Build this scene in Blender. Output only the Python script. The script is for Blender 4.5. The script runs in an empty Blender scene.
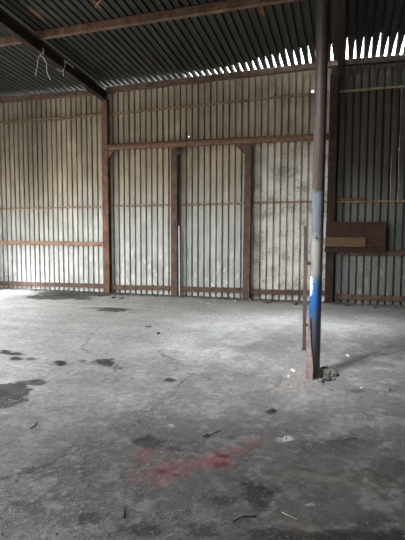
import bpy, bmesh, math, random
import numpy as np
from mathutils import Vector, Matrix
random.seed(7)
C = bpy.context.scene.collection
S = bpy.context.scene
PI = math.pi

# ------------------------------------------------------------------ camera
H = 1.6; F = 449.0; D = 11.45
pitch, roll, yaw = math.radians(4.132), math.radians(0.193), math.radians(17.552)
fw = np.array([-math.sin(yaw)*math.cos(pitch), math.cos(yaw)*math.cos(pitch), -math.sin(pitch)])
r0 = np.array([math.cos(yaw), math.sin(yaw), 0.0]); u0 = np.cross(r0, fw)
rt = r0*math.cos(roll)+u0*math.sin(roll); up = -r0*math.sin(roll)+u0*math.cos(roll)
cam = bpy.data.cameras.new('camera'); co = bpy.data.objects.new('camera', cam); C.objects.link(co)
M = Matrix(((rt[0], up[0], -fw[0], 0), (rt[1], up[1], -fw[1], 0), (rt[2], up[2], -fw[2], H), (0, 0, 0, 1)))
co.matrix_world = M
cam.sensor_fit = 'VERTICAL'; cam.sensor_height = 24.0; cam.lens = 24.0*F/540.0
cam.clip_start = 0.05; cam.clip_end = 300
S.camera = co

def ray(x, y): return fw+rt*(x-202.5)/F-up*(y-270)/F
def gp(x, y, z=0.0):
    w = ray(x, y); t = (z-H)/w[2]; return Vector(w*t+np.array([0, 0, H]))
def wp(x, y, Y=D):
    w = ray(x, y); t = Y/w[1]; return Vector(w*t+np.array([0, 0, H]))

# ------------------------------------------------------------------ materials
class NT:
    def __init__(s, name):
        s.m = bpy.data.materials.new(name); s.m.use_nodes = True; s.t = s.m.node_tree
        s.b = s.t.nodes['Principled BSDF']; s.tc = s.t.nodes.new('ShaderNodeTexCoord')
        g = s.t.nodes.new('ShaderNodeNewGeometry'); s.pos = g.outputs['Position']
    def l(s, a, b): s.t.links.new(a, b)
    def put(s, sock, v):
        if hasattr(v, 'links'): s.l(v, sock)
        elif isinstance(v, (tuple, list)) and len(v) == 3 and sock.type == 'RGBA': sock.default_value = (*v, 1)
        else: sock.default_value = v
    def noise(s, scale, detail=4, rough=.6, stretch=None, dist=0.0, vec=None):
        v = vec or s.pos
        if stretch:
            mp = s.t.nodes.new('ShaderNodeMapping'); mp.inputs['Scale'].default_value = stretch; s.l(v, mp.inputs['Vector']); v = mp.outputs[0]
        n = s.t.nodes.new('ShaderNodeTexNoise'); s.l(v, n.inputs['Vector'])
        n.inputs['Scale'].default_value = scale; n.inputs['Detail'].default_value = detail
        n.inputs['Roughness'].default_value = rough; n.inputs['Distortion'].default_value = dist
        return n.outputs['Fac']
    def ramp(s, f, stops, interp='LINEAR'):
        r = s.t.nodes.new('ShaderNodeValToRGB'); r.color_ramp.interpolation = interp
        e = r.color_ramp.elements
        while len(e) < len(stops): e.new(.5)
        for k, (p, c) in enumerate(stops):
            e[k].position = p; e[k].color = (*c, 1) if isinstance(c, tuple) else (c, c, c, 1)
        s.put(r.inputs[0], f); return r.outputs[0]
    def mix(s, f, a, b, mode='MIX'):
        n = s.t.nodes.new('ShaderNodeMix'); n.data_type = 'RGBA'; n.blend_type = mode
        s.put(n.inputs[0], f); s.put(n.inputs[6], a); s.put(n.inputs[7], b); return n.outputs[2]
    def math(s, op, a, b=0.0, c=0.0, clamp=False):
        n = s.t.nodes.new('ShaderNodeMath'); n.operation = op; n.use_clamp = clamp
        s.put(n.inputs[0], a); s.put(n.inputs[1], b); s.put(n.inputs[2], c); return n.outputs[0]
    def sep(s, v=None):
        n = s.t.nodes.new('ShaderNodeSeparateXYZ'); s.l(v or s.pos, n.inputs[0]); return n.outputs
    def out(s, col, rough=.7, metal=0.0, bump=None, bs=.3, bd=.01, spec=.4):
        s.put(s.b.inputs['Base Color'], col); s.put(s.b.inputs['Roughness'], rough); s.put(s.b.inputs['Metallic'], metal)
        s.b.inputs['Specular IOR Level'].default_value = spec
        if bump is not None:
            n = s.t.nodes.new('ShaderNodeBump'); n.inputs['Strength'].default_value = bs; n.inputs['Distance'].default_value = bd
            s.put(n.inputs['Height'], bump); s.l(n.outputs[0], s.b.inputs['Normal'])
        return s.m

def rust(name, dark, mid, light, scale=6, amt=(.35, .5, .68)):
    n = NT(name); a = n.noise(scale, 6, .7); b = n.noise(scale*6, 4, .7)
    f = n.mix(.3, a, b)
    col = n.ramp(f, [(amt[0], dark), (amt[1], mid), (amt[2], light)])
    return n.out(col, .8, .05, b, .5, .006, .25)

m_rust = rust('rusted_steel', (.08, .045, .031), (.20, .115, .078), (.32, .21, .15))
m_rust_dark = rust('dark_rusted_steel', (.020, .014, .011), (.042, .027, .021), (.085, .055, .042))
m_rust_warm = rust('orange_rusted_steel', (.19, .10, .065), (.34, .20, .13), (.50, .36, .26))
m_rust_brown = rust('brown_oxidised_steel', (.065, .042, .033), (.145, .093, .072), (.24, .17, .135))
m_header = rust('flaking_rusted_pipe', (.07, .04, .025), (.22, .13, .08), (.42, .28, .18), 14)
m_maroon = rust('red_brown_primer', (.035, .018, .015), (.062, .033, .028), (.10, .056, .045), 3)
m_girt = rust('weathered_timber_girt', (.12, .08, .05), (.28, .20, .13), (.50, .39, .27), 10)
m_foam = rust('orange_brown_board', (.09, .05, .025), (.19, .115, .06), (.30, .20, .11), 12)

def wood(name, a, b):
    n = NT(name); f = n.noise(6, 5, .65, (1, 1, 14), .4)
    return n.out(n.ramp(f, [(.3, a), (.7, b)]), .75, 0, f, .3, .004, .25)
m_wood = wood('raw_wood_plank', (.10, .058, .03), (.21, .135, .075))
m_pale = wood('pale_whitewashed_strip', (.6, .6, .58), (.8, .8, .78))

def plain(name, col, rough=.7, var=.25, scale=20, metal=0.0):
    n = NT(name); f = n.noise(scale, 4, .6)
    return n.out(n.ramp(f, [(.3, tuple(c*(1-var) for c in col)), (.7, tuple(c*(1+var) for c in col))]), rough, metal, f, .3, .004, .3)
m_rope = plain('white_cord', (.85, .80, .70), .6, .1)
m_stone = plain('broken_concrete', (.17, .163, .15), .9, .4, 30)
m_heap = plain('grimy_concrete', (.07, .066, .06), .95, .5, 40)
m_stone_lt = plain('pale_concrete_chip', (.30, .29, .27), .9, .3, 30)
m_stone_dk = plain('dark_soil_lump', (.05, .046, .042), .95, .4, 30)
m_twig = plain('dark_wire', (.03, .025, .022), .7)
m_straw = plain('straw_stalk', (.32, .27, .18), .8)
m_bar = rust('blackened_rusted_bar', (.018, .012, .01), (.04, .026, .02), (.08, .05, .038))
m_nail = plain('nail_steel', (.05, .04, .035), .5, .1, 20, .6)

PITCH = .1705
def sheet_material():
    n = NT('galvanised_corrugated_sheet'); x, y, z = n.sep()
    # each flat and each sheet has a tone of its own
    def cell(w, off):
        c = n.math('FLOOR', n.math('DIVIDE', n.math('ADD', x, off), w))
        wn = n.t.nodes.new('ShaderNodeTexWhiteNoise'); wn.noise_dimensions = '1D'; n.l(c, wn.inputs['W']); return wn.outputs['Value']
    rib = cell(PITCH, 20*PITCH); sh = cell(PITCH*6, 20*PITCH)
    streak = n.noise(3.0, 5, .6, (5, 1, .35)); blot = n.noise(2.2, 6, .65); fine = n.noise(28, 4, .7); spots = n.noise(9, 3, .5, (1, 1, .6))
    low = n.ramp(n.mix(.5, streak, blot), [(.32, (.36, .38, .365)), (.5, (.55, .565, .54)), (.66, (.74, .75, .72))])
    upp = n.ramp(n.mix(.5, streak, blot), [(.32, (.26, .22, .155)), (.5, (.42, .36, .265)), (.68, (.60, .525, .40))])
    # dull grey sheets right of the steel column with the shade there painted in, whiter limed sheets left of it
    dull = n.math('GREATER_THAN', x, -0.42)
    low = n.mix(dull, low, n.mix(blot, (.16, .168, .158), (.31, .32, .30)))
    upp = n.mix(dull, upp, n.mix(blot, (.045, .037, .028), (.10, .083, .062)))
    lime = n.math('MULTIPLY', n.math('MULTIPLY', n.math('GREATER_THAN', x, -2.3), n.math('SUBTRACT', 1.0, dull)), .85)
    limec = n.ramp(n.mix(.4, blot, fine), [(.42, (.34, .32, .28)), (.48, (.74, .71, .65)), (.58, (.95, .93, .88))])
    lime2 = n.math('MULTIPLY', lime, n.ramp(n.math('MULTIPLY', z, .2), [(.62, 1.0), (.86, 0.1)]))
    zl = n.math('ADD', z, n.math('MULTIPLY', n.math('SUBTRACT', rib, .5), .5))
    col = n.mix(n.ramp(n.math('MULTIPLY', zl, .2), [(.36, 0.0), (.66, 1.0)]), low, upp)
    col = n.mix(lime2, col, limec)
    # splashed white marks near the bottom
    spl = n.math('MULTIPLY', n.ramp(spots, [(.58, 0.0), (.64, 1.0)]), n.ramp(n.math('MULTIPLY', z, .5), [(.45, 1.0), (.8, 0.0)]))
    col = n.mix(n.math('MULTIPLY', spl, n.math('SUBTRACT', .6, n.math('MULTIPLY', dull, .45))), col, (.86, .88, .86))
    # tone variation
    tone = n.math('ADD', .82, n.math('ADD', n.math('MULTIPLY', rib, .22), n.math('MULTIPLY', sh, .16)))
    col = n.mix(1.0, col, n.mix(tone, (0, 0, 0), (1, 1, 1)), 'MULTIPLY')
    # dark band at the left, stronger towards the top, rust runs
    band = n.math('MULTIPLY', n.ramp(n.math('ABSOLUTE', n.math('ADD', x, 9.05)), [(.15, 1.0), (.75, 0.0)]), n.ramp(n.math('MULTIPLY', z, .2), [(.2, 0.0), (.6, .65)]))
    col = n.mix(band, col, (.2, .18, .14))
    rr = n.math('MULTIPLY', n.ramp(n.noise(4, 6, .75, (6, 1, .8)), [(.60, 0.0), (.74, 1.0)]), .45)
    col = n.mix(rr, col, (.28, .15, .07))
    dark = n.math('MULTIPLY', n.ramp(fine, [(.64, 0.0), (.74, 1.0)]), .4)
    col = n.mix(dark, col, (.10, .095, .09))
    return n.out(col, .55, .1, fine, .25, .004, .35)
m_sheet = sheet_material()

def roof_material():
    n = NT('dark_roof_sheet'); x, y, z = n.sep()
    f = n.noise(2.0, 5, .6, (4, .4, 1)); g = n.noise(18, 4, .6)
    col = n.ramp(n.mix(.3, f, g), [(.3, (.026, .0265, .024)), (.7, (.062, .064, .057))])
    for (px, py, r) in ((37, 14, .26), (98, 4, .22), (150, 62, .1), (262, 12, .2)):
        w = ray(px, py); t = (5.86+.08*D-H)/(w[2]+.08*w[1]); P = w*t+np.array([0, 0, H])
        dx = n.math('MULTIPLY', n.math('SUBTRACT', x, P[0]), 1.6); dy = n.math('SUBTRACT', y, P[1])
        d = n.math('SQRT', n.math('ADD', n.math('MULTIPLY', dx, dx), n.math('MULTIPLY', dy, dy)))
        d = n.math('ADD', n.math('DIVIDE', d, r), n.math('MULTIPLY', g, .8))
        col = n.mix(n.ramp(d, [(.8, .8), (1.0, 0.0)]) if False else n.math('MULTIPLY', n.math('SUBTRACT', 1.5, d, 0, True), .8), col, (.26, .13, .06))
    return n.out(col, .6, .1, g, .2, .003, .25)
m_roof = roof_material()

def floor_material():
    n = NT('worn_concrete')
    a = n.t.nodes.new('ShaderNodeAttribute'); a.attribute_name = 'albedo'
    w = n.t.nodes.new('ShaderNodeAttribute'); w.attribute_name = 'wet'
    f1 = n.noise(90, 5, .75); f2 = n.noise(14, 5, .65); f3 = n.noise(170, 2, .5)
    k = n.mix(.5, f1, f2)
    tone = n.ramp(k, [(.34, .45), (.5, .98), (.66, 1.5)])
    col = n.mix(1.0, a.outputs['Color'], tone, 'MULTIPLY')
    vo = n.t.nodes.new('ShaderNodeTexVoronoi'); vo.inputs['Scale'].default_value = 75; n.l(n.pos, vo.inputs['Vector'])
    pick = n.math('GREATER_THAN', n.sep(vo.outputs['Color'])[0], .80)
    peb = n.math('MULTIPLY', n.math('MULTIPLY', n.math('LESS_THAN', vo.outputs['Distance'], .32), pick), n.ramp(f2, [(.42, 0.0), (.62, .55)]))
    col = n.mix(peb, col, n.mix(n.sep(vo.outputs['Color'])[1], (.10, .095, .09), (.72, .70, .66)))
    h = n.math('ADD', n.math('MULTIPLY', f1, .6), n.math('MULTIPLY', f3, .35))
    rough = .55
    n.l(n.math('MULTIPLY_ADD', w.outputs['Fac'], -.5, .55), n.b.inputs['Specular IOR Level'])
    return n.out(col, rough, 0, h, .8, .014, .55)
m_floor = floor_material()

def pole_material():
    n = NT('painted_steel_pole'); x, y, z = n.sep()
    nz = n.noise(9, 5, .7); nf = n.noise(30, 4, .7); st = n.noise(12, 4, .6, (3, 3, .5))
    zz = n.math('DIVIDE', n.math('ADD', z, n.math('MULTIPLY', n.math('SUBTRACT', nz, .5), .34)), 3.0)
    col = n.ramp(zz, [(.0, (.10, .085, .072)), (.085, (.115, .10, .09)), (.125, (.095, .105, .13)), (.215, (.10, .125, .175)),
                      (.262, (.03, .12, .31)), (.31, (.022, .14, .42)), (.365, (.05, .14, .28)), (.40, (.26, .24, .22)),
                      (.515, (.27, .25, .225)), (.555, (.115, .125, .135)), (.70, (.095, .105, .12)), (.712, (.045, .031, .025)), (1.0, (.040, .027, .022))])
    # flaked white patch low on the left face
    fl = n.math('MULTIPLY', n.math('LESS_THAN', n.math('ADD', x, n.math('MULTIPLY', n.math('SUBTRACT', nf, .5), .12)), -.332), n.math('LESS_THAN', n.math('ADD', n.math('ABSOLUTE', n.math('SUBTRACT', z, 1.06)), n.math('MULTIPLY', nz, .12)), .17))
    col = n.mix(fl, col, (.75, .77, .76))
    sp = n.math('MULTIPLY', n.ramp(nf, [(.58, 0.0), (.66, 1.0)]), .55)
    zlo = n.ramp(n.math('DIVIDE', z, 3.0), [(.60, 1.0), (.72, .15)])
    col = n.mix(n.math('MULTIPLY', sp, zlo), col, (.17, .115, .09))
    col = n.mix(.35, col, n.mix(1.0, col, n.ramp(st, [(.3, .55), (.7, 1.4)]), 'MULTIPLY'))
    return n.out(col, .55, .05, nf, .3, .003, .35)
m_pole = pole_material()

# ------------------------------------------------------------------ mesh helpers
def obj(name, bm, mat, parent=None, smooth=False):
    me = bpy.data.meshes.new(name); bmesh.ops.recalc_face_normals(bm, faces=bm.faces); bm.to_mesh(me); bm.free()
    if smooth:
        for p_ in me.polygons: p_.use_smooth = True
    me.materials.append(mat); o = bpy.data.objects.new(name, me); C.objects.link(o)
    if parent: o.parent = parent; o.matrix_parent_inverse = Matrix.Translation(-parent.location)
    return o
def tag(o, label, cat, group=None, kind=None):
    o['label'] = label; o['category'] = cat
    if group: o['group'] = group
    if kind: o['kind'] = kind
    return o
def struct(o): o['kind'] = 'structure'; return o
def thing(name, loc, label, cat, group=None):
    o = bpy.data.objects.new(name, None); o.empty_display_size = .1; o.location = loc; C.objects.link(o); return tag(o, label, cat, group)

def box(bm, lo, hi, bev=0.0):
    g = bmesh.ops.create_cube(bm, size=1.0)
    c = [(a+b)/2 for a, b in zip(lo, hi)]; s = [abs(b-a) for a, b in zip(lo, hi)]
    for v in g['verts']: v.co = Vector([c[i]+v.co[i]*s[i] for i in range(3)])
    if bev:
        es = list({e for v in g['verts'] for e in v.link_edges})
        bmesh.ops.bevel(bm, geom=es, offset=bev, segments=2, affect='EDGES', profile=.6)
def shear(bm, fn):
    for v in bm.verts: v.co = fn(v.co)
def prof(bm, pts, a, b, segs=1, side=Vector((0, 1, 0)), wob=0.0):
    """sweep a closed 2D outline pts (side, up) from a to b"""
    a, b = Vector(a), Vector(b); d = (b-a).normalized(); s = (side-d*side.dot(d)).normalized(); u = d.cross(s)
    rings = []
    for k in range(segs+1):
        c = a.lerp(b, k/segs)
        rings.append([bm.verts.new(c+s*(p[0]+random.uniform(-wob, wob))+u*(p[1]+random.uniform(-wob, wob))) for p in pts])
    m = len(pts)
    for k in range(segs):
        for i in range(m): bm.faces.new((rings[k][i], rings[k][(i+1) % m], rings[k+1][(i+1) % m], rings[k+1][i]))
    bm.faces.new(rings[0]); bm.faces.new(rings[-1][::-1])
def ipts(w, h, tf=.014, tw=.010):
    """I section: w across flange (second axis), h depth (first axis)"""
    a, b = h/2, w/2
    return [(-a, -b), (-a+tf, -b), (-a+tf, -tw/2), (a-tf, -tw/2), (a-tf, -b), (a, -b), (a, b), (a-tf, b), (a-tf, tw/2), (-a+tf, tw/2), (-a+tf, b), (-a, b)]
def rpts(w, h, r=.01):
    a, b = h/2, w/2
    return [(-a+r, -b), (a-r, -b), (a, -b+r), (a, b-r), (a-r, b), (-a+r, b), (-a, b-r), (-a, -b+r)]
def angle_pts(w, h, t=.008):
    # L section; vertical leg on the room side, top leg running back
    return [(0, 0), (0, h), (w, h), (w, h-t), (t, h-t), (t, 0)]
def cpts(w, r): return [(r*math.cos(i*2*PI/w), r*math.sin(i*2*PI/w)) for i in range(w)]
def tube(bm, pts, r, n=6):
    pts = [Vector(p) for p in pts]; rings = []
    rr = r if isinstance(r, (list, tuple)) else [r]*len(pts)
    for i, p in enumerate(pts):
        d = (pts[min(i+1, len(pts)-1)]-pts[max(i-1, 0)]).normalized()
        s = d.cross(Vector((.31, .17, 1))).normalized() if abs(d.z) < .95 else d.cross(Vector((1, .1, 0))).normalized(); u = d.cross(s)
        rings.append([bm.verts.new(p+(s*math.cos(k*2*PI/n)+u*math.sin(k*2*PI/n))*rr[i]) for k in range(n)])
    for i in range(len(pts)-1):
        for k in range(n): bm.faces.new((rings[i][k], rings[i][(k+1) % n], rings[i+1][(k+1) % n], rings[i+1][k]))
    bm.faces.new(rings[0][::-1]); bm.faces.new(rings[-1])
def rock(size, seed, flat=.6):
    rnd = random.Random(seed); bm = bmesh.new(); bmesh.ops.create_icosphere(bm, subdivisions=2, radius=1)
    ds = [Vector((rnd.gauss(0, 1), rnd.gauss(0, 1), rnd.gauss(0, 1))).normalized() for _ in range(9)]
    for v in bm.verts:
        n = v.co.normalized(); k = 1.0
        for d in ds:
            q = n.dot(d)
            if q > .45: k = min(k, .62/q+.1)
        v.co = n*k*(1+rnd.uniform(-.05, .05))
        v.co = Vector((v.co.x*size[0]/2, v.co.y*size[1]/2, v.co.z*size[2]/2))
    zm = min(v.co.z for v in bm.verts)
    for v in bm.verts: v.co.z = max(v.co.z-zm-.12*size[2], 0)
    return bm

# ------------------------------------------------------------------ corrugated sheeting
OPEN, BOT, DEP = .050, .045, .095
def corr(bm, u0_, u1_, v0, v1, P, phase=0.0, jag=0.0, holes=(), tiers=None):
    """trapezoidal sheet: flats towards the room, grooves away. P(u, v, depth) -> point"""
    k0 = math.floor((u0_-phase)/PITCH); k1 = math.ceil((u1_-phase)/PITCH); rnd = random.Random(3)
    for k in range(k0, k1):
        a = phase+k*PITCH; j = rnd.uniform(-.004, .004)
        us = [(a, 0), (a+PITCH-OPEN, 0), (a+PITCH-OPEN+(OPEN-BOT)/2, DEP), (a+PITCH-(OPEN-BOT)/2, DEP), (a+PITCH, 0)]
        bot = v0+rnd.uniform(-jag, jag)
        cuts = [bot, v1]; hh = [h for h in holes if a+.02 < h[0] < a+PITCH-OPEN-.02]
        for (p, q) in zip(us, us[1:]):
            if p[1] == 0 and q[1] == 0 and hh:
                hu, hv, hr = hh[0]
                for (x0, x1, z0, z1) in ((p[0], q[0], bot, hv-hr), (p[0], q[0], hv+hr, v1), (p[0], hu-hr, hv-hr, hv+hr), (hu+hr, q[0], hv-hr, hv+hr)):
                    bm.faces.new([bm.verts.new(P(*t)) for t in ((x0, z0, 0), (x1, z0, 0), (x1, z1, 0), (x0, z1, 0))])
                continue
            bm.faces.new([bm.verts.new(P(*t)) for t in ((p[0], bot, p[1]+j), (q[0], bot, q[1]+j), (q[0], v1, q[1]), (p[0], v1, p[1]))])
XL, XR, YF, YB = -10.95, 5.6, -6.0, 11.63
EZ = 5.86
def roofz(y): return EZ+.08*(D-y)

bm = bmesh.new()
h1 = wp(312.3, 93.6, YB); h2 = wp(188.4, 136.6, YB); h3 = wp(345, 193, YB)
# hole centres are moved to the nearest flat of the sheet
ph = -.03
def to_flat(x): k = math.floor((x-ph)/PITCH); return ph+k*PITCH+min(max(x-ph-k*PITCH, .035), PITCH-OPEN-.035)
holes = [(to_flat(h1.x), h1.z+.05, .022), (to_flat(h2.x), h2.z, .012)]
corr(bm, XL, XR, -.012, 2.52, lambda u, v, d: Vector((u, YB+d, v)), ph, .012)
corr(bm, XL, XR, 2.46, 5.815, lambda u, v, d: Vector((u, YB+.006+d, v)), ph, .0, holes)
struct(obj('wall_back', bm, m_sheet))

# other walls: openings are the daylight of this building
def wall_panels(name, rects, P):
    bm = bmesh.new()
    for (a, b, z0, z1) in rects: corr(bm, a, b-.001, z0, z1, P, a % PITCH)
    return struct(obj(name, bm, m_sheet_dark))
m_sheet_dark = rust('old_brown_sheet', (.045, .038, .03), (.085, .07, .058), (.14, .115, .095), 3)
LO = (1.5, 9.0, 0.0, 3.6)     # opening in the left wall  (y0,y1,z0,z1)
FO = (-7.2, -5.2, 0.0, 3.8) 
GAPS = [(-6.2, -2.6, -3.4, 1.5), (-10.5, -7.2, 0.0, 5.8)]   # roof openings added out of view for light on the floor (x0,x1,y0,y1)   # gateway in the front wall (x0,x1,z0,z1)
wall_panels('wall_left', [(YF, LO[0], 0, 7.5), (LO[1], YB+.15, 0, 7.5), (LO[0], LO[1], LO[3], 7.5)], lambda u, v, d: Vector((XL-d, u, min(v, roofz(u)+.03))))
wall_panels('wall_right', [(YF, YB+.17, 0, 7.5)], lambda u, v, d: Vector((XR+d, u, min(v, roofz(u)+.03))))
wall_panels('wall_front', [(XL, FO[0], 0, 7.28), (FO[1], XR, 0, 7.28), (FO[0], FO[1], FO[3], 7.28)], lambda u, v, d: Vector((u, YF-d, v)))

# roof: grooves run down to the eave; tapering slots cut in their crests stand in for light in the groove ends
bm = bmesh.new(); rnd = random.Random(11)
def RP(x, y, d): return Vector((x, y, roofz(y)+d))
k0, k1 = math.floor((XL-.2)/PITCH), math.ceil((XR+.2)/PITCH)
YE = 11.80
def strip(a, b, da, db, y0, y1): bm.faces.new([bm.verts.new(RP(*t)) for t in ((a, y0, da), (b, y0, db), (b, y1, db), (a, y1, da))])
for k in range(k0, k1):
    a = ph+k*PITCH; OPEN, BOT, DEP = .060, .050, .055; o0 = a+PITCH-OPEN; o1 = a+PITCH; c = (o0+o1)/2; t0, t1 = c-BOT/2, c+BOT/2
    spans = [(YF-.2, None)]
    for G in GAPS:
        if G[0] < a < G[1]: spans = [(YF-.2, G[2]), (G[3], None)]
    for y0, y1 in spans:
        strip(a, o0, 0, 0, y0, y1 or YE)
    g_ = min(1, max(0, (a+3.2)/2.5)); L = rnd.uniform(.07, .14)*(1-g_)+rnd.uniform(.6, .95)*g_; ys = D-L; hw = rnd.uniform(.012, .017)*(1-g_)+rnd.uniform(.025, .029)*g_
    for y0, y1 in spans:
        strip(o0, t0, 0, DEP, y0, y1 or ys); strip(t0, t1, DEP, DEP, y0, y1 or ys); strip(t1, o1, DEP, 0, y0, y1 or ys)
    # tapering slot: lips either side of the opening
    n = 4
    for i in range(n):
        y0 = ys+(YE-ys)*i/n; y1 = ys+(YE-ys)*(i+1)/n
        w0 = hw*min(1, (y0-ys)/L)**1.35; w1 = hw*min(1, (y1-ys)/L)**1.35
        for s in (-1, 1):
            e = c+s*OPEN/2
            def inner(y, w):
                if w < BOT/2: return c+s*w, DEP
                return c+s*w, DEP*(OPEN/2-w)/(OPEN/2-BOT/2)
            x0, d0 = inner(y0, w0); x1, d1 = inner(y1, w1)
            tt = c+s*BOT/2
            # wall of the groove and what is left of its crest
            if w0 < BOT/2:
                bm.faces.new([bm.verts.new(RP(*t)) for t in ((e, y0, 0), (tt, y0, DEP), (tt, y1, DEP) if w1 < BOT/2 else (x1, y1, d1), (e, y1, 0))])
                vs = [(tt, y0, DEP), (x0, y0, d0), (x1, y1, d1)] + ([(tt, y1, DEP)] if w1 < BOT/2 else [])
                bm.faces.new([bm.verts.new(RP(*t)) for t in vs])
            else:
                bm.faces.new([bm.verts.new(RP(*t)) for t in ((e, y0, 0), (x0, y0, d0), (x1, y1, d1), (e, y1, 0))])
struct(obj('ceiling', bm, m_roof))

# ------------------------------------------------------------------ floor
def vnoise(x, y, seed):
    xi = np.floor(x).astype(np.int64); yi = np.floor(y).astype(np.int64); fx = x-xi; fy = y-yi
    fx = fx*fx*(3-2*fx); fy = fy*fy*(3-2*fy)
    def h(a, b):
        n = (a*374761393+b*668265263+seed*144665) & 0xffffffff
        n = ((n ^ (n >> 13))*1274126177) & 0xffffffff; n = n ^ (n >> 16)
        return (n & 0xffff)/65535.0
    return (h(xi, yi)*(1-fx)+h(xi+1, yi)*fx)*(1-fy)+(h(xi, yi+1)*(1-fx)+h(xi+1, yi+1)*fx)*fy
def fbm(x, y, f, seed, o=5, g=.5):
    s = 0; a = 1; t = 0
    for i in range(o): s = s+a*vnoise(x*f+37.1*i, y*f-11.3*i, seed+i); t += a; a *= g; f *= 2.03
    return s/t
def sst(a, b, x): t = np.clip((x-a)/(b-a), 0, 1); return t*t*(3-2*t)
ya = [YF, -3, 0, 1.0, 1.5]
y = 1.6
while y < 11.66: ya.append(y); y += max(.011, .0042*y)
ya.append(11.70); ya.append(12.0)
xa = [XL-.1]+list(np.arange(-11, -4, .028))+list(np.arange(-4, 1.4, .0135))+list(np.arange(1.4, 3.0, .05))+[4, XR+.1]
xa = np.array(xa); ya = np.array(ya); X, Y = np.meshgrid(xa, ya)
nx, ny = len(xa), len(ya)
n1 = fbm(X, Y, .8, 1); n2 = fbm(X, Y, 3.0, 9); n3 = fbm(X, Y, 14, 17, 4, .6); n4 = fbm(X, Y, 45, 23, 3, .6)
warpx = (fbm(X, Y, 1.7, 31)-.5)*.9; warpy = (fbm(X, Y, 1.7, 41)-.5)*.9
alb = np.stack([.40+0*X, .398+0*X, .392+0*X], -1)
def mixc(c, m):
    global alb; m = m[..., None]; alb = alb*(1-m)+np.array(c)*m
# broad tone: pale dusty left, grimy foreground and right, with the light falloff painted in
n0 = fbm(X, Y, .45, 77, 3)
grime_shade = sst(-.7, 1.0, (X+2.6)*.30-(Y-5.0)*.20+(n0-.5)*1.4)
mixc((.70, .685, .66), .85*(1-grime_shade)*(.6+n1*.4))
mixc((.080, .075, .067), .92*grime_shade)
alb *= (.80+.40*n2)[..., None]*(.88+.24*n1)[..., None]
# an old pour joint: smooth pale slab beyond it, worn darker slab with bare aggregate on the near side
ja, jb = gp(0, 482), gp(200, 372); jd = (jb-ja).normalized()
sd_ = (X-ja.x)*jd.y-(Y-ja.y)*jd.x+warpx*.25+(n3-.5)*.12
near = sst(-.03, .05, sd_); worn = near*(.75+.25*n2)
alb *= (1-.36*worn)[..., None]
# trowel drifts running across the slab
dr = fbm(X*.35+Y*.2, Y*2.2, 1.2, 55, 5, .6)
alb *= (.74+.52*dr)[..., None]
m5 = fbm(X, Y, 5.5, 91, 5, .7); mixc((.10, .097, .09), sst(.52, .68, m5)*(.12+.38*grime_shade)); mixc((.50, .49, .47), sst(.50, .34, m5)*.16)
def ell(px, py, rx, ry, soft=.35, amp=.9, fr=6, seed=5):
    c = gp(px, py); ex = gp(px+rx, py); ey = gp(px, py-ry)
    ax = np.array([ex.x-c.x, ex.y-c.y]); ay = np.array([ey.x-c.x, ey.y-c.y])
    Mi = np.linalg.inv(np.stack([ax, ay], 1)); dx = X-c.x; dy = Y-c.y
    u = Mi[0, 0]*dx+Mi[0, 1]*dy; v = Mi[1, 0]*dx+Mi[1, 1]*dy
    d = np.sqrt(u*u+v*v)-.12+(fbm(X, Y, fr, seed+int(px), 5, .7)-.5)*4.2*amp
    return sst(1+soft*.7, 1-soft*.7, d)
wet = 0*X
# damp dark patches
for (a, b, rx, ry, s) in ((2, 391, 26, 7, .9), (30, 383, 17, 3, .8), (-12, 398, 26, 10, .9), (66, 297, 30, 2.4, .85), (58, 294, 16, 2.2, .8), (92, 293.5, 34, 2.0, .8), (112, 309.5, 13, 1.6, .8), (96, 308, 12, .9, .5)):
    m = ell(a, b, rx, ry, .16, .5, 2.2 if b < 330 else 3.5); mixc((.032, .031, .027), m*s); wet = np.maximum(wet, m*.7)
for (a, b, rx, ry, s) in ((6, 352, 6, 1.2, .8), (18, 354, 7, 1.2, .8), (16, 358, 5, 1.3, .8), (32, 359, 5, 1.0, .6), (61, 363, 6, 1.5, .8), (82, 361, 3, 1, .5), (104, 362, 9, 2.4, .95),
        (170, 380, 5, 1.4, .8), (118, 368, 4, 1, .5), (147, 442, 14, 5, .75), (143, 506, 9, 0.1, 0), (90, 519, 9, 5, .8), (37, 508, 8, 5, .55), (17, 506, 6, 3, .5), (126, 529, 10, 6, .8), (148, 530, 12, 7, .8),
        (258, 492, 13, 9, .8), (262, 506, 8, 6, .7), (222, 500, 9, 4, .6), (272, 411, 6, 2.5, .9), (172, 450, 10, 2, .6), (190, 443, 12, 1.8, .5), (372, 518, 12, 6, .5), (345, 443, 30, 3, .35), (330, 448, 22, 5, .3), (355, 391, 6, 2, .5), (205, 530, 14, 6, .6), (240, 375, 12, 1.5, .3),
        (320, 537, 60, 6, .85), (280, 534, 26, 5, .75), (395, 470, 20, 8, .3), (300, 470, 10, 3, .3), (60, 470, 22, 4, .3)):
    if s: mixc((.014, .013, .011), ell(a, b, rx*1.1, ry*1.1, .5, .6, 9)*min(1, s*1.3))
# floor darker in a band in front of the back wall
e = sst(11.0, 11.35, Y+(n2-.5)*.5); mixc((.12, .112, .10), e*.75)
# red paint spills
for (a, b, rx, ry, s) in ((143, 454, 9, 5, .45), (166, 472, 22, 8, .55), (170, 470, 9, 4, .6), (186, 462, 16, 6, .3), (222, 460, 12, 6, .7), (210, 463, 18, 5, .35), (232, 452, 16, 4, .3), (252, 441, 9, 4, .3), (156, 452, 9, 3, .3)):
    mixc((.17, .048, .054), ell(a, b, rx, ry, 1.0, .7, 11)*min(1, s*1.35)*(.5+.7*sst(.3, .7, n3)))
for (a, b, rx, ry) in ((162, 471, 5, 2.2), (222, 464, 5, 2.8), (223, 456, 5, 1.3), (176, 474, 3, 1.5)): mixc((.07, .012, .012), ell(a, b, rx, ry, .4, .8, 14)*.85)
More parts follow.
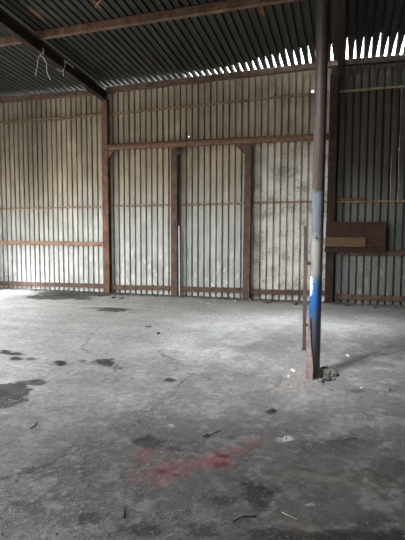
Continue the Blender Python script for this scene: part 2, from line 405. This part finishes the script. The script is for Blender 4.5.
# ochre mud marks
for (a, b, rx, ry, s) in ((317, 477, 17, 3, .55), (355, 486, 20, 5, .6), (372, 476, 10, 3, .45), (322, 453, 22, 4, .28), (283, 484, 4, 6, .5), (304, 530, 18, 6, .55), (350, 470, 40, 10, .22), (195, 435, 20, 3, .25)):
    mixc((.30, .245, .165), ell(a, b, rx, ry, .9, 1.0, 9)*s*.7*sst(.3, .65, dr))
for (a, b, rx, ry) in ((283, 439, 6, 1.6), (289, 438, 4, 2), (310, 505, 5, 1.2), (171, 425, 3, 1)): mixc((.5, .5, .48), ell(a, b, rx, ry, .3, .9, 20)*.45)
# cracks
crk = 0*X
def crack(pts, w, s=1.0):
    global crk
    P = [gp(*p) for p in pts]; wx = X+warpx*.35+(n3-.5)*.16+(n4-.5)*.05; wy = Y+warpy*.35+(n2-.5)*.25+(n3-.5)*.12
    for a, b in zip(P, P[1:]):
        vx, vy = b.x-a.x, b.y-a.y; L2 = vx*vx+vy*vy
        t = np.clip(((wx-a.x)*vx+(wy-a.y)*vy)/L2, 0, 1); d = np.hypot(wx-a.x-t*vx, wy-a.y-t*vy)
        crk = np.maximum(crk, s*sst(w*1.6, w*.4, d)*(.45+.55*sst(.35, .6, n3)))
crack([(0, 482), (45, 466), (85, 447), (112, 436), (150, 412), (178, 386), (200, 372)], .013, 1.1)
crack([(95, 330), (93, 340), (86, 348), (96, 356), (120, 372)], .014, .8)
crack([(160, 352), (185, 368), (215, 382), (240, 392), (262, 388), (290, 372)], .014, .9)
crack([(225, 402), (250, 392), (270, 386)], .012, .8)
crack([(130, 310), (170, 330), (230, 345), (300, 362)], .012, .4)
crack([(0, 418), (60, 408), (120, 404), (160, 415)], .012, .45)
crack([(20, 500), (90, 495), (130, 490)], .009, .6)
crack([(150, 500), (230, 470), (300, 430), (330, 400), (405, 392)], .009, .5)
crack([(330, 378), (350, 388), (405, 420)], .008, .4)
mixc((.07, .066, .06), np.clip(crk, 0, 1)*.95)
# exposed aggregate and spalled band
spb = np.clip(ell(60, 405, 110, 9, .6, .8, 3)+ell(110, 352, 60, 16, .7, .9, 3)*.7+ell(60, 480, 120, 45, .8, .9, 2)*.9+ell(270, 375, 40, 16, .7, .8, 3)*.8, 0, 1)
spb = np.clip(spb+.6*near*sst(1.5, -2.5, X), 0, 1); sp = sst(.60, .70, n4)*spb; mixc((.42, .41, .39), sp*.15); sd = sst(.40, .30, n4)*spb; mixc((.12, .115, .11), sd*.35)
sp2 = sst(.70, .78, n4); mixc((.36, .35, .33), sp2*.08); mixc((.10, .095, .09), sst(.29, .22, n4)*.3)
# pale dust round the pole foot
mixc((.20, .17, .155), ell(300, 381, 18, 9, .7, .8, 6)*.7)
Z = (n1-.5)*.012+(n2-.5)*.010+(n3-.5)*.007+(n4-.5)*.006*(.4+spb)-crk*.006-spb*(n3-.5)*.008
Z[Y > 11.45] *= .3
bm = None
me = bpy.data.meshes.new('floor')
verts = np.stack([X, Y, Z], -1).reshape(-1, 3).astype(np.float32)
idx = np.arange(nx*ny).reshape(ny, nx)
q = np.stack([idx[:-1, :-1], idx[:-1, 1:], idx[1:, 1:], idx[1:, :-1]], -1).reshape(-1, 4)
me.vertices.add(len(verts)); me.vertices.foreach_set('co', verts.ravel())
me.loops.add(q.size); me.loops.foreach_set('vertex_index', q.ravel().astype(np.int32))
me.polygons.add(len(q)); me.polygons.foreach_set('loop_start', (np.arange(len(q))*4).astype(np.int32))
me.update(calc_edges=True)
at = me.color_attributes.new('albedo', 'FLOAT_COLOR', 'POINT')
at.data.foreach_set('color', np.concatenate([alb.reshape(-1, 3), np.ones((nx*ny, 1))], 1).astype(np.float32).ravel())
aw = me.attributes.new('wet', 'FLOAT', 'POINT'); aw.data.foreach_set('value', wet.astype(np.float32).ravel())
me.polygons.foreach_set('use_smooth', np.ones(len(q), dtype=bool))
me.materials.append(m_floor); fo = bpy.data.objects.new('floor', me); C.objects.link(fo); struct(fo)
def fz(x, y):
    i = int(np.clip(np.searchsorted(xa, x)-1, 0, nx-2)); j = int(np.clip(np.searchsorted(ya, y)-1, 0, ny-2)); return float(Z[j:j+2, i:i+2].mean())

# outside ground
bm = bmesh.new(); R = 60
for (a, b, c, d) in ((-R, XL-.1, -R, R), (XR+.1, R, -R, R), (XL-.1, XR+.1, -R, YF), (XL-.1, XR+.1, 12.0, R)):
    bm.faces.new([bm.verts.new(t) for t in ((a, c, -.04), (b, c, -.04), (b, d, -.04), (a, d, -.04))])
gm = plain('dry_yard_ground', (.22, .19, .15), .95, .15, 2)
struct(obj('trim_1', bm, gm)); 

# ------------------------------------------------------------------ steel frame
def column(name, xb, xt, zt, w, label, mat, gus=None):
    t = thing(name, (xb, D+.08, 0), label, 'post')
    bm = bmesh.new(); prof(bm, ipts(w, .15), (xb, D+.075, 0.0), (xt, D+.075, zt), 1, Vector((0, 1, 0)))
    obj('column', bm, mat, t)
    bm = bmesh.new(); box(bm, (xb-w*.62, D-.03, 0.0), (xb+w*.62, D+.165, .022), .004); obj('base_plate', bm, mat, t)
    if gus:
        kind, s, zc, size = gus; x0 = (xb+(xt-xb)*zc/zt)+s*w/2
        bm = bmesh.new()
        if kind == 'plate':
            vs = [(x0, zc), (x0, zc-size), (x0+s*size*.28, zc-size*.78), (x0+s*size, zc)]
            a = [bm.verts.new((p[0], D+.02, p[1])) for p in vs]; b = [bm.verts.new((p[0], D+.045, p[1])) for p in vs]
            bm.faces.new(a); bm.faces.new(b[::-1])
            for i in range(4): bm.faces.new((a[i], a[(i+1) % 4], b[(i+1) % 4], b[i]))
            obj('gusset_plate', bm, mat, t)
        else:
            prof(bm, rpts(.045, .05), (x0-s*.01, D+.03, zc-size), (x0+s*size, D+.03, zc), 1)
            obj('corner_brace', bm, mat, t)
    return t
def hx(x, y): return wp(x, y).x
column('roof_column', hx(107, 292), hx(104, 98), 5.46, .165, 'tall rusty brown steel column, leftmost of the posts, carrying a roof rafter', m_rust, ('plate', 1, 4.04, .22))
column('door_post', hx(174.0, 290), hx(174.0, 152), 3.995, .18, 'rusty steel post under the crossbar with a thin pale strip leaning on its right side', m_rust_brown, ('bar', 1, 4.03, .23))
column('door_post', hx(245.8, 295), hx(248.3, 150), 3.96, .18, 'dark brown steel post under the crossbar, nearest on the left of the painted pole', m_rust_brown, ('plate', -1, 3.98, .25))
column('roof_column', hx(328.6, 290), hx(334.5, 75), 5.50, .19, 'dark brown steel column against the wall just right of the painted pole', m_rust_dark)

# rafters
def rafter(x, label, mat, w=.15):
    bm = bmesh.new(); a = (x, 11.60, 5.57+.08*(11.3-11.60)); b = (x, -5.9, 5.57+.08*(11.3+5.9))
    prof(bm, [(p[1], p[0]) for p in ipts(w, .255, .016, .012)], a, b, 1, Vector((1, 0, 0)))
    return tag(obj('rafter', bm, mat), label, 'beam')
rafter(-6.54, 'dark rusty rafter running overhead at upper left with white cord hanging from it', m_rust_dark)
rafter(-.175, 'nearly black rafter overhead just right of the painted pole', m_rust_dark)
# purlins
def beam(name, a, b, w, h, mat, label, cat='beam', kind='box', segs=8, wob=.0012, group=None):
    bm = bmesh.new(); pts = rpts(h, w, min(w, h)*.12) if kind == 'box' else cpts(12, w/2)
    if kind == 'angle': pts = angle_pts(w, h); pts = [(p[0]-w/2, p[1]-h/2) for p in pts]
    prof(bm, pts, a, b, segs, Vector((0, 1, 0)), wob)
    return tag(obj(name, bm, mat, smooth=(kind == 'pipe')), label, cat, group)
zp = 5.912+.085
beam('purlin', (XL+.05, 8.64, zp), (-6.62, 8.64, zp-.004), .10, .165, m_rust, 'rusty purlin under the roof, short length left of the rafter')
beam('purlin', (-6.60, 8.62, zp+.002), (5.5, 8.60, zp+.004), .10, .17, m_rust, 'long rusty red purlin crossing the roof right of the rafter')
# eave beams
def eave(pa, pb, xa_, xb_, mat, label):
    a = wp(*pa); b = wp(*pb); s = (b.z-a.z)/(b.x-a.x)
    beam('eave_beam', (xa_, D+.075, a.z+s*(xa_-a.x)+.075), (xb_, D+.075, a.z+s*(xb_-a.x)+.075), .12, .15, mat, label, wob=.002)
eave((0, 101.7), (100, 93.5), XL+.1, -6.62, m_rust_brown, 'rusty eave beam along the wall top at the far left')
eave((110, 91.8), (314, 68.3), -6.46, -.26, m_rust_brown, 'long rusty eave beam along the wall top between the two tall columns')
eave((338, 65.6), (405, 60.6), -.25, XR-.05, m_rust_dark, 'dark eave beam along the wall top at the right')

# crossbar over the old doorways
beam('crossbar', (-6.40, D-.02, 4.12), (-.40, D-.02, 4.045), .165, .165, m_header, 'thick rusty pipe crossbar over the two shorter posts', 'beam', 'pipe', 40, .005)

YG = D+.148
def girt(pa, pb, xa_, xb_, mat, label, w=.05, h=.05, name='girt', yo=0.0, seg=14, wob=.004):
    a = wp(pa[0], pa[1], YG+yo-w/2); b = wp(pb[0], pb[1], YG+yo-w/2); s = (b.z-a.z)/(b.x-a.x)
    return beam(name, (xa_, YG+yo, a.z+s*(xa_-a.x)), (xb_, YG+yo, a.z+s*(xb_-a.x)), w, h, mat, label, segs=seg, wob=wob)
P1, P2, P3, P4 = hx(105, 200), hx(174, 220), hx(247, 220), hx(330.5, 200)
# upper thin girts
girt((0, 121.8), (104, 114.5), XL+.05, P1-.10, m_girt, 'thin upper rail high on the wall at far left with a loose cable along it')
girt((108, 114.2), (312, 93.5), P1+.10, P4-.10, m_girt, 'long thin upper rail high on the wall above the crossbar')
girt((338, 91.5), (405, 86.0), P4+.14, XR-.05, m_girt, 'thin upper rail high on the dark wall at the right')
# middle thin girts, bay by bay
girt((0, 208.5), (104, 206.7), XL+.05, P1-.10, m_girt, 'thin middle rail on the wall at far left, above the broad orange rail')
girt((110, 206), (170, 205), P1+.10, P2-.10, m_girt, 'thin middle rail between the leftmost column and the next post')
girt((180, 204.6), (243, 203.4), P2+.10, P3-.10, m_girt, 'thin middle rail between the two shorter posts')
girt((252, 202.6), (325, 201.5), P3+.10, P4-.10, m_girt, 'thin middle rail ending behind the painted pole')
girt((338, 201.8), (405, 201.2), P4+.10, XR-.05, m_girt, 'thin middle rail on the grey wall at the right, above the brown panel')
# lower girts
bmx = girt((0, 242.6), (105, 243.9), XL+.05, P1-.055, m_rust_warm, 'broad orange rusty rail low on the wall left of the leftmost column', .10, .115, 'girt', -.12, 10, .002)
girt((338, 252.3), (405, 253.0), P4+.10, XR-.05, m_rust_brown, 'dark rusty rail low on the wall at the right, under the brown panel', .09, .145, 'girt', -.03, 10, .002)
# bottom rails
for (pa, pb, a, b, lab) in (((0, 283.2), (103, 286.2), XL+.05, P1-.10, 'rusty bottom rail at the wall foot, far left bay'),
        ((110, 287.2), (170, 288.2), P1+.10, P2-.10, 'rusty bottom rail between the leftmost column and the post with the pale strip'),
        ((179, 289.0), (242, 290.5), P2+.10, P3-.10, 'rusty bottom rail between the two shorter posts'),
        ((250, 291.8), (324, 293.2), P3+.10, P4-.10, 'rusty bottom rail running behind the painted pole'),
        ((335, 296.6), (405, 298.8), P4+.10, XR-.05, 'dark rusty bottom rail at the foot of the grey wall on the right')):
    a_ = wp(pa[0], pa[1], YG-.06); b_ = wp(pb[0], pb[1], YG-.06); s = (b_.z-a_.z)/(b_.x-a_.x)
    bm = bmesh.new(); za = a_.z+s*(a-a_.x); zb = a_.z+s*(b-a_.x)
    # channel laid flat: web towards the room, lips above and below
    prof(bm, [(-.055, -.06), (.045, -.06), (.045, -.052), (-.047, -.052), (-.047, .052), (.045, .052), (.045, .06), (-.055, .06)], (a, YG-.01, za), (b, YG-.01, zb), 10, Vector((0, 1, 0)), .002)
    tag(obj('bottom_rail', bm, m_rust_brown if a < 0 else m_rust_dark), lab, 'beam')

# bolt at the end of the orange rail
# ------------------------------------------------------------------ painted pole and its bars
PX, PY = -.292, 5.20
t = thing('steel_pole', (PX, PY, 0), 'round steel pole with peeling blue, white and grey paint below a red-brown top', 'pole')
bm = bmesh.new(); prof(bm, cpts(32, .0665), (PX-.012, PY, -.02), (PX+.012, PY, 5.925), 1)
o = obj('shaft', bm, m_pole, t)
for p_ in o.data.polygons: p_.use_smooth = len(p_.vertices) == 4
bm = bmesh.new(); box(bm, (PX-.07, PY-.10, 5.915), (PX+.15, PY+.10, 5.93), .003); obj('head_plate', bm, m_maroon, t)
bm = bmesh.new(); prof(bm, cpts(10, .014), (PX-.008, PY-.078, 1.60), (PX-.008, PY-.058, 1.60), 1, Vector((1, 0, 0))); obj('bolt', bm, m_nail, t)
# flat bar standing beside it
a0, a1 = wp(306.1, 226, 5.14), wp(304.2, 350, 5.14)
bm = bmesh.new(); a0.x -= .002
L_ = [(-.012, -.022), (-.004, -.022), (-.004, .012), (.030, .012), (.030, .020), (-.012, .020)]
prof(bm, L_, a1, a0, 16, Vector((0, 1, 0)), .0012)
t = thing('angle_iron', (a1.x, a1.y, a1.z), 'dark rusty angle iron fixed upright on the left side of the painted pole', 'metal bar')
obj('bar', bm, m_bar, t)
bm = bmesh.new(); box(bm, (a1.x-.028, a1.y-.02, a1.z-.002), (a1.x+.02, a1.y+.03, a1.z+.014), .003); obj('foot_tab', bm, m_rust_dark, t)
for z_ in (1.30, .60):
    bm = bmesh.new(); box(bm, (a1.x+.012, 5.15, z_), (PX-.062, 5.165, z_+.03), .002); obj('weld_tab', bm, m_rust_dark, t)
# tapered plate at the foot
bm = bmesh.new()
pl = [(wp(308.0, 318, 5.11)), wp(309.8, 318, 5.11), wp(311.0, 345, 5.11), wp(313.2, 366, 5.10), wp(312.6, 384, 5.09), wp(305.4, 379, 5.09), wp(306.2, 362, 5.10), wp(307.4, 345, 5.11)]
fr = [bm.verts.new(p_) for p_ in pl]; bk = [bm.verts.new(p_+Vector((0.004, .02, 0))) for p_ in pl]
bm.faces.new(fr); bm.faces.new(bk[::-1])
for i in range(len(pl)): bm.faces.new((fr[i], fr[(i+1) % len(pl)], bk[(i+1) % len(pl)], bk[i]))
m_pink = rust('pinkish_rusted_plate', (.08, .05, .042), (.14, .10, .088), (.22, .175, .155), 5)
tag(obj('steel_plate', bm, m_pink), 'pinkish rusted steel plate at the foot of the painted pole, wider at the floor', 'metal plate')

# ------------------------------------------------------------------ brown panel and plank on the right
pa, pb = wp(326, 222, D-.16), wp(386, 223, D-.16); pc = wp(386, 251.5, D-.16)
zt, zb_ = pa.z, pc.z; x0, x1 = pa.x, pb.x
t = thing('panel_box', ((x0+x1)/2, D-.1, zb_), 'shallow dark red-brown panel box fixed over the low rail, a wood plank across it', 'box')
bm = bmesh.new(); box(bm, (x0, D-.16, zb_+.09), (x1, D-.15, zt), .003); obj('front_panel', bm, m_maroon, t)
bm = bmesh.new()
box(bm, (x0, D-.15, zt-.012), (x1, D-.02, zt), .002); box(bm, (x0, D-.15, zb_+.09), (x0+.012, D-.02, zt), .002); box(bm, (x1-.012, D-.15, zb_+.09), (x1, D-.02, zt), .002)
obj('side_rim', bm, m_maroon, t)
bm = bmesh.new(); box(bm, (x0-.02, D-.13, zb_-.03), (x1+.01, D-.0, zb_+.085), .006); obj('bottom_ledge', bm, m_rust_dark, t)
wa, wb = wp(326.3, 237, D-.19), wp(365.5, 247, D-.19)
bm = bmesh.new(); box(bm, (wa.x, D-.192, wb.z), (wb.x, D-.161, wa.z-.01), .003)
t = thing('wood_plank', ((wa.x+wb.x)/2, D-.175, wb.z), 'short light wooden plank nailed across the brown panel', 'plank')
obj('board', bm, m_wood, t)
for (px, py) in ((361, 239.5), (361.5, 245.5), (330, 241), (349, 243)):
    q_ = wp(px, py, D-.192); bm = bmesh.new(); prof(bm, cpts(8, .011), q_+Vector((0, .006, 0)), q_+Vector((0, -.006, 0)), 1, Vector((1, 0, 0))); obj('nail', bm, m_nail, t)
# rough board lying on the middle rail
ra, rb = wp(335.5, 196, YG-.06), wp(361.5, 201.5, YG-.06)
bm = bmesh.new(); prof(bm, rpts(.075, .05, .012), (ra.x, YG-.015, rb.z+.07), (rb.x, YG-.015, rb.z+.055), 14, Vector((0, 1, 0)), .010)
tag(obj('rough_board', bm, m_foam), 'short crumbling orange-brown board lying on the middle rail above the brown panel', 'board')

# pale strip beside the second post
sa, sb = wp(178.6, 226, D+.02), wp(178.8, 291, D-.01)
bm = bmesh.new(); prof(bm, rpts(.035, .018, .003), (sb.x+.035, D-.05, .02), (sa.x+.025, D-.012, sa.z), 6, Vector((0, 1, 0)), .001)
for v in bm.verts: v.co.z = v.co.z
tag(obj('pale_strip', bm, m_pale), 'thin white strip of wood standing against the right side of a rusty post', 'strip')

# loose cable on the upper left rail
bm = bmesh.new(); pts = []
for i in range(25):
    x = -10.4+i*.155; k = i/24; pts.append((x, YG-.045, wp(0, 122, YG).z-.015+.03*k-.16*math.sin(PI*k)*(1-.3*k)+.012*math.sin(i*1.7)))
tag(obj('loose_cable', bm_ := None, None) if False else (lambda b: (tube(b, pts, .013, 6), obj('loose_cable', b, m_girt, smooth=True))[1])(bm), 'thin cable sagging below the upper rail at far left', 'cable')

# cords hanging from the left rafter
def on_raf(x, y, X=-6.47): w = ray(x, y); t = X/w[0]; return Vector(w*t+np.array([0, 0, H]))
def cord(strands, label, r=.0095):
    bm = bmesh.new()
    for st in strands:
        pts = [on_raf(*p[:2])+Vector((p[2] if len(p) > 2 else 0, 0, 0)) for p in st]
        sm = []
        for i in range(len(pts)-1):
            for k in range(4): sm.append(pts[i].lerp(pts[i+1], k/4)+Vector((random.uniform(-.006, .006), random.uniform(-.006, .006), 0)))
        sm.append(pts[-1]); tube(bm, sm, r, 6)
    return tag(obj('hanging_cord', bm, m_rope, smooth=True), label, 'cord')
cord([[(43.5, 49.5), (42.5, 53), (39.5, 55.5), (37.6, 60), (37.4, 66), (35.6, 75.5)], [(40, 55), (44, 58.5), (46.3, 63), (46.5, 70), (48, 75), (50.5, 79.5)], [(43, 48), (43.8, 51.5), (43.5, 54)]], 'white cord hanging in a split loop from the rafter, the longer of two')
cord([[(57, 68.5), (60, 71), (63, 70.5), (64.6, 67), (65, 62.5)], [(62.6, 70), (63, 73), (63.4, 76.5)]], 'short white cord tied in a forked knot under the rafter, right of the longer one', .008)
# bright highlight on the rafter edge, built as a pale strip
qa, qb = on_raf(64, 60.4, -6.44), on_raf(73.5, 67.2, -6.44)
bm = bmesh.new(); prof(bm, rpts(.028, .012, .003), qa, qb, 3, Vector((1, 0, 0)), .001)
tag(obj('highlight_strip', bm, m_pale), 'narrow whitish strip added as a highlight along the top edge of the left rafter', 'strip')
# rusty hanger scrap at the top
def on_roof(x, y, dz=0): w = ray(x, y); t = (EZ+.08*D-dz-H)/(w[2]+.08*w[1]); return Vector(w*t+np.array([0, 0, H]))
bm = bmesh.new(); tube(bm, [on_roof(103, -4, .0), on_roof(101, 0, .05), on_roof(97, 4, .09), on_roof(95.5, 7, .07), on_roof(97.5, 3, .03)], .016, 6)
tag(obj('rusty_hanger', bm, m_rust_warm, smooth=True), 'bent rusty scrap of strap hanging under the roof at the top edge', 'metal scrap')

# ------------------------------------------------------------------ rubble and litter
def chunk(px, py, s, mat, label, seed, group=None, name='concrete_chunk', cat='rubble', X=None):
    c = gp(px, py) if X is None else Vector(X)
    o = obj(name, rock(s, seed), mat); o.location = (c.x, c.y, fz(c.x, c.y)-.002); o.rotation_euler = (0, 0, seed*1.3)
    return tag(o, label, cat, group)
# heap at the pole foot
chunk(325.5, 375.8, (.20, .15, .16), m_heap, 'largest grimy broken concrete lump, touching the right side of the pole foot', 3)
chunk(331.5, 375.5, (.17, .13, .13), m_heap, 'grimy broken concrete lump, rightmost in the heap at the pole foot', 5)
chunk(327.0, 380.5, (.13, .08, .085), m_stone_dk, 'dark soil lump at the front of the heap beside the pole foot', 8, None, 'soil_lump')
chunk(320.8, 382.0, (.09, .07, .06), m_heap, 'small grey lump directly in front of the pole foot', 11)
chunk(333.0, 380.0, (.07, .05, .04), m_stone_dk, 'small dark soil lump at the right front of the heap beside the pole', 12, None, 'soil_lump')
chunk(293.0, 371.0, (.09, .06, .05), m_stone_lt, 'pale concrete lump left of the angle iron foot', 14)
chunk(289.0, 377.0, (.05, .05, .04), m_stone_lt, 'small pale concrete chip just in front of the pale lump near the pole', 15)
chunk(290.5, 387.5, (.035, .03, .02), m_stone_lt, 'tiny white chip on the floor in front of the angle iron', 16)
chunk(347.5, 357.0, (.07, .06, .045), m_stone_lt, 'pale stone lying alone in the pole shadow on the right', 21)
chunk(361.5, 388.0, (.035, .03, .02), m_stone_lt, 'small pale chip on bare floor right of the pole heap', 22)
chunk(390.0, 391.0, (.06, .04, .03), m_stone_dk, 'dark crumb of soil near the right edge of the floor', 23, None, 'soil_lump')
chunk(272.0, 409.5, (.07, .05, .03), m_stone_dk, 'dark flat soil lump alone on the floor below the pole, left side', 24, None, 'soil_lump')
chunk(285.5, 438.5, (.045, .03, .018), m_stone_lt, 'white crumbled flake on the floor right of the red stains', 25)
chunk(171.0, 425.0, (.025, .022, .014), m_stone_lt, 'tiny bright chip on the floor above the larger red stain', 26)
chunk(148.0, 327.0, (.14, .07, .05), m_stone_lt, 'pale flat stone on the bright floor in front of the leftmost door bay', 27)
chunk(158.5, 334.0, (.10, .06, .045), m_stone_dk, 'dark stone on the bright floor, just below the pale flat one', 28)
chunk(113.5, 298.0, (.16, .1, .06), m_stone_dk, 'dark lump at the wall foot just right of the leftmost column', 29, None, 'soil_lump')
chunk(122, 298.5, (.24, .08, .05), m_stone_lt, 'pale flat slab fragment at the wall foot right of the leftmost column', 30)
chunk(209.5, 303.2, (.34, .08, .03), m_stone_lt, 'long pale slab fragment lying before the wall between the two shorter posts', 31)
chunk(236.0, 302.0, (.16, .1, .09), m_stone_lt, 'light stone at the wall foot just left of the dark brown post', 33)
chunk(266.0, 303.0, (.22, .1, .06), m_stone, 'grey chunk at the wall foot just right of the dark brown post', 34)
chunk(296.0, 304.5, (.25, .1, .05), m_stone_dk, 'dark soil lump at the wall foot just left of the painted pole', 35, None, 'soil_lump')
chunk(347.0, 306.0, (.16, .08, .06), m_stone_dk, 'dark soil lump at the wall foot just right of the dark column', 36, None, 'soil_lump')
chunk(375.0, 308.0, (.22, .08, .05), m_stone, 'grey chunk at the wall foot below the brown panel, right side', 37)
# crumbs along the wall foot and over the slab: nobody could count these
def gravel(name, pts, mat, label):
    bm = bmesh.new()
    for (x, y, s) in pts:
        q_ = Vector((x, y, fz(x, y)+s*.2)); R_ = Matrix.Rotation(random.uniform(0, 6.28), 3, Vector((random.uniform(-1, 1), random.uniform(-1, 1), 1)).normalized())
        vs = [bm.verts.new(q_+R_ @ Vector(c)*s*random.uniform(.7, 1.1)) for c in ((.5, 0, -.3), (-.3, .45, -.3), (-.3, -.45, -.3), (.1, .1, .4), (.35, .4, .15))]
        for f in ((0, 1, 2), (0, 3, 4), (0, 4, 1), (1, 4, 3), (1, 3, 2), (2, 3, 0)):
            bm.faces.new([vs[i] for i in f])
    return tag(obj(name, bm, mat), label, 'gravel', None, 'stuff')
rg = random.Random(5)
pts = []
while len(pts) < 900:
    px = rg.uniform(-10, 200)*rg.uniform(.3, 1); py = rg.uniform(405, 545)
    if rg.random() < .35: px, py = rg.gauss(65, 50), rg.gauss(408, 5)
    c = gp(px, py); pts.append((c.x, c.y, rg.uniform(.004, .013)*(1 if py > 430 else 1.4)))
gravel('pale_gravel', pts, m_stone_lt, 'fine pale gravel scattered over the worn slab at lower left')
pts = []
while len(pts) < 500:
    c = gp(rg.uniform(0, 405), rg.uniform(330, 540)); pts.append((c.x, c.y, rg.uniform(.004, .014)))
for _ in range(160):
    c = gp(rg.gauss(312, 18), rg.gauss(380, 6))
    if math.hypot(c.x-PX, c.y-PY) < .09: continue
    pts.append((c.x, c.y, rg.uniform(.008, .022)))
gravel('dark_grit', pts, m_stone_dk, 'dark grit scattered over the floor and round the pole foot')
pts = []
for _ in range(900):
    x = rg.uniform(-10.6, 2.2); pts.append((x, 11.45-abs(rg.gauss(0, .17))-.02+ (.12 if rg.random() < .3 else 0), rg.uniform(.02, .065)))
gravel('rubble_line', pts, m_stone, 'grey crumbled rubble all along the foot of the corrugated wall')

# sticks and wires
def stick(pts, r, mat, label, cat, name, lift=.006):
    bm = bmesh.new(); P = []
    for (px, py) in pts:
        c = gp(px, py); P.append((c.x, c.y, fz(c.x, c.y)+lift))
    tube(bm, P, r, 6); return tag(obj(name, bm, mat, smooth=True), label, cat)
stick([(124.0, 508.5), (124.3, 513), (124.0, 519)], .0045, m_twig, 'short straight black nail lying on the floor at lower left', 'nail', 'old_nail')
stick([(30.5, 429), (33, 427.5), (35.8, 425.5), (36.6, 423.2)], .005, m_twig, 'short bent dark wire on the pale floor at left', 'wire', 'bent_wire')
stick([(233, 523), (238, 519.5), (243, 517.6), (249, 517.6), (256, 517.2)], .004, m_twig, 'curved dark wire on the floor near the bottom edge', 'wire', 'bent_wire')
stick([(206, 438), (213, 434.5), (221, 430.5)], .004, m_twig, 'straight dark twig on the floor between the two red stains, upper side', 'twig', 'twig')
stick([(282, 513), (289, 516.5), (297, 520.5)], .0035, m_straw, 'pale straw stalk on the floor at lower right of centre', 'straw', 'straw_stalk')
stick([(203, 437.5), (206, 436), (208.5, 434.5)], .005, m_twig, 'thick dark splinter beside the straight twig near the red stain', 'splinter', 'wood_splinter')
stick([(346, 440), (352, 438.5), (357, 439)], .004, m_twig, 'small dark wire scrap on the floor at the right', 'wire', 'bent_wire')

# ------------------------------------------------------------------ light: daylight through the openings
w = bpy.data.worlds.new('world'); S.world = w; w.use_nodes = True; nt = w.node_tree
bg = nt.nodes['Background']; tc = nt.nodes.new('ShaderNodeTexCoord'); sx = nt.nodes.new('ShaderNodeSeparateXYZ')
nt.links.new(tc.outputs['Generated'], sx.inputs[0]); rp = nt.nodes.new('ShaderNodeValToRGB'); nt.links.new(sx.outputs[2], rp.inputs[0])
rp.color_ramp.elements[0].position = 0; rp.color_ramp.elements[0].color = (1, .97, .92, 1)
rp.color_ramp.elements[1].position = .6; rp.color_ramp.elements[1].color = (.90, .95, 1, 1)
nt.links.new(rp.outputs[0], bg.inputs[0]); 
vd = nt.nodes.new('ShaderNodeVectorMath'); vd.operation = 'DOT_PRODUCT'; nt.links.new(tc.outputs['Generated'], vd.inputs[0])
gd = Vector((-.47, -.88, .80)).normalized(); vd.inputs[1].default_value = gd
def wm(op, a, b):
    n = nt.nodes.new('ShaderNodeMath'); n.operation = op
    for i, v in enumerate((a, b)):
        if hasattr(v, 'links'): nt.links.new(v, n.inputs[i])
        else: n.inputs[i].default_value = v
    return n.outputs[0]
glow = wm('MULTIPLY', wm('POWER', wm('MAXIMUM', vd.outputs['Value'], 0.0), 200.0), 230.0)
nt.links.new(wm('ADD', glow, 7.0), bg.inputs[1])
def portal(loc, rot, sx_, sy_):
    l = bpy.data.lights.new('daylight_portal', 'AREA'); l.shape = 'RECTANGLE'; l.size = sx_; l.size_y = sy_; l.cycles.is_portal = True
    o = bpy.data.objects.new('daylight_portal', l); o.location = loc; o.rotation_euler = rot; C.objects.link(o)
portal((XL-.02, (LO[0]+LO[1])/2, (LO[2]+LO[3])/2), (PI/2, 0, -PI/2), LO[1]-LO[0], LO[3]-LO[2])
for G in GAPS: portal(((G[0]+G[1])/2, (G[2]+G[3])/2, roofz((G[2]+G[3])/2)+.08), (-math.atan(.08), 0, 0), G[1]-G[0], G[3]-G[2])
portal(((FO[0]+FO[1])/2, YF-.02, (FO[2]+FO[3])/2), (PI/2, 0, 0), FO[1]-FO[0], FO[3]-FO[2])

S.view_settings.view_transform = 'Standard'; S.view_settings.look = 'None'; S.view_settings.gamma = 1.0
S.view_settings.use_curve_mapping = False; S.view_settings.exposure = 1.06
S.cycles.max_bounces = 8; S.cycles.diffuse_bounces = 5; S.cycles.glossy_bounces = 3; S.cycles.use_denoising = True
S.cycles.caustics_reflective = False; S.cycles.caustics_refractive = False; S.cycles.sample_clamp_indirect = 8
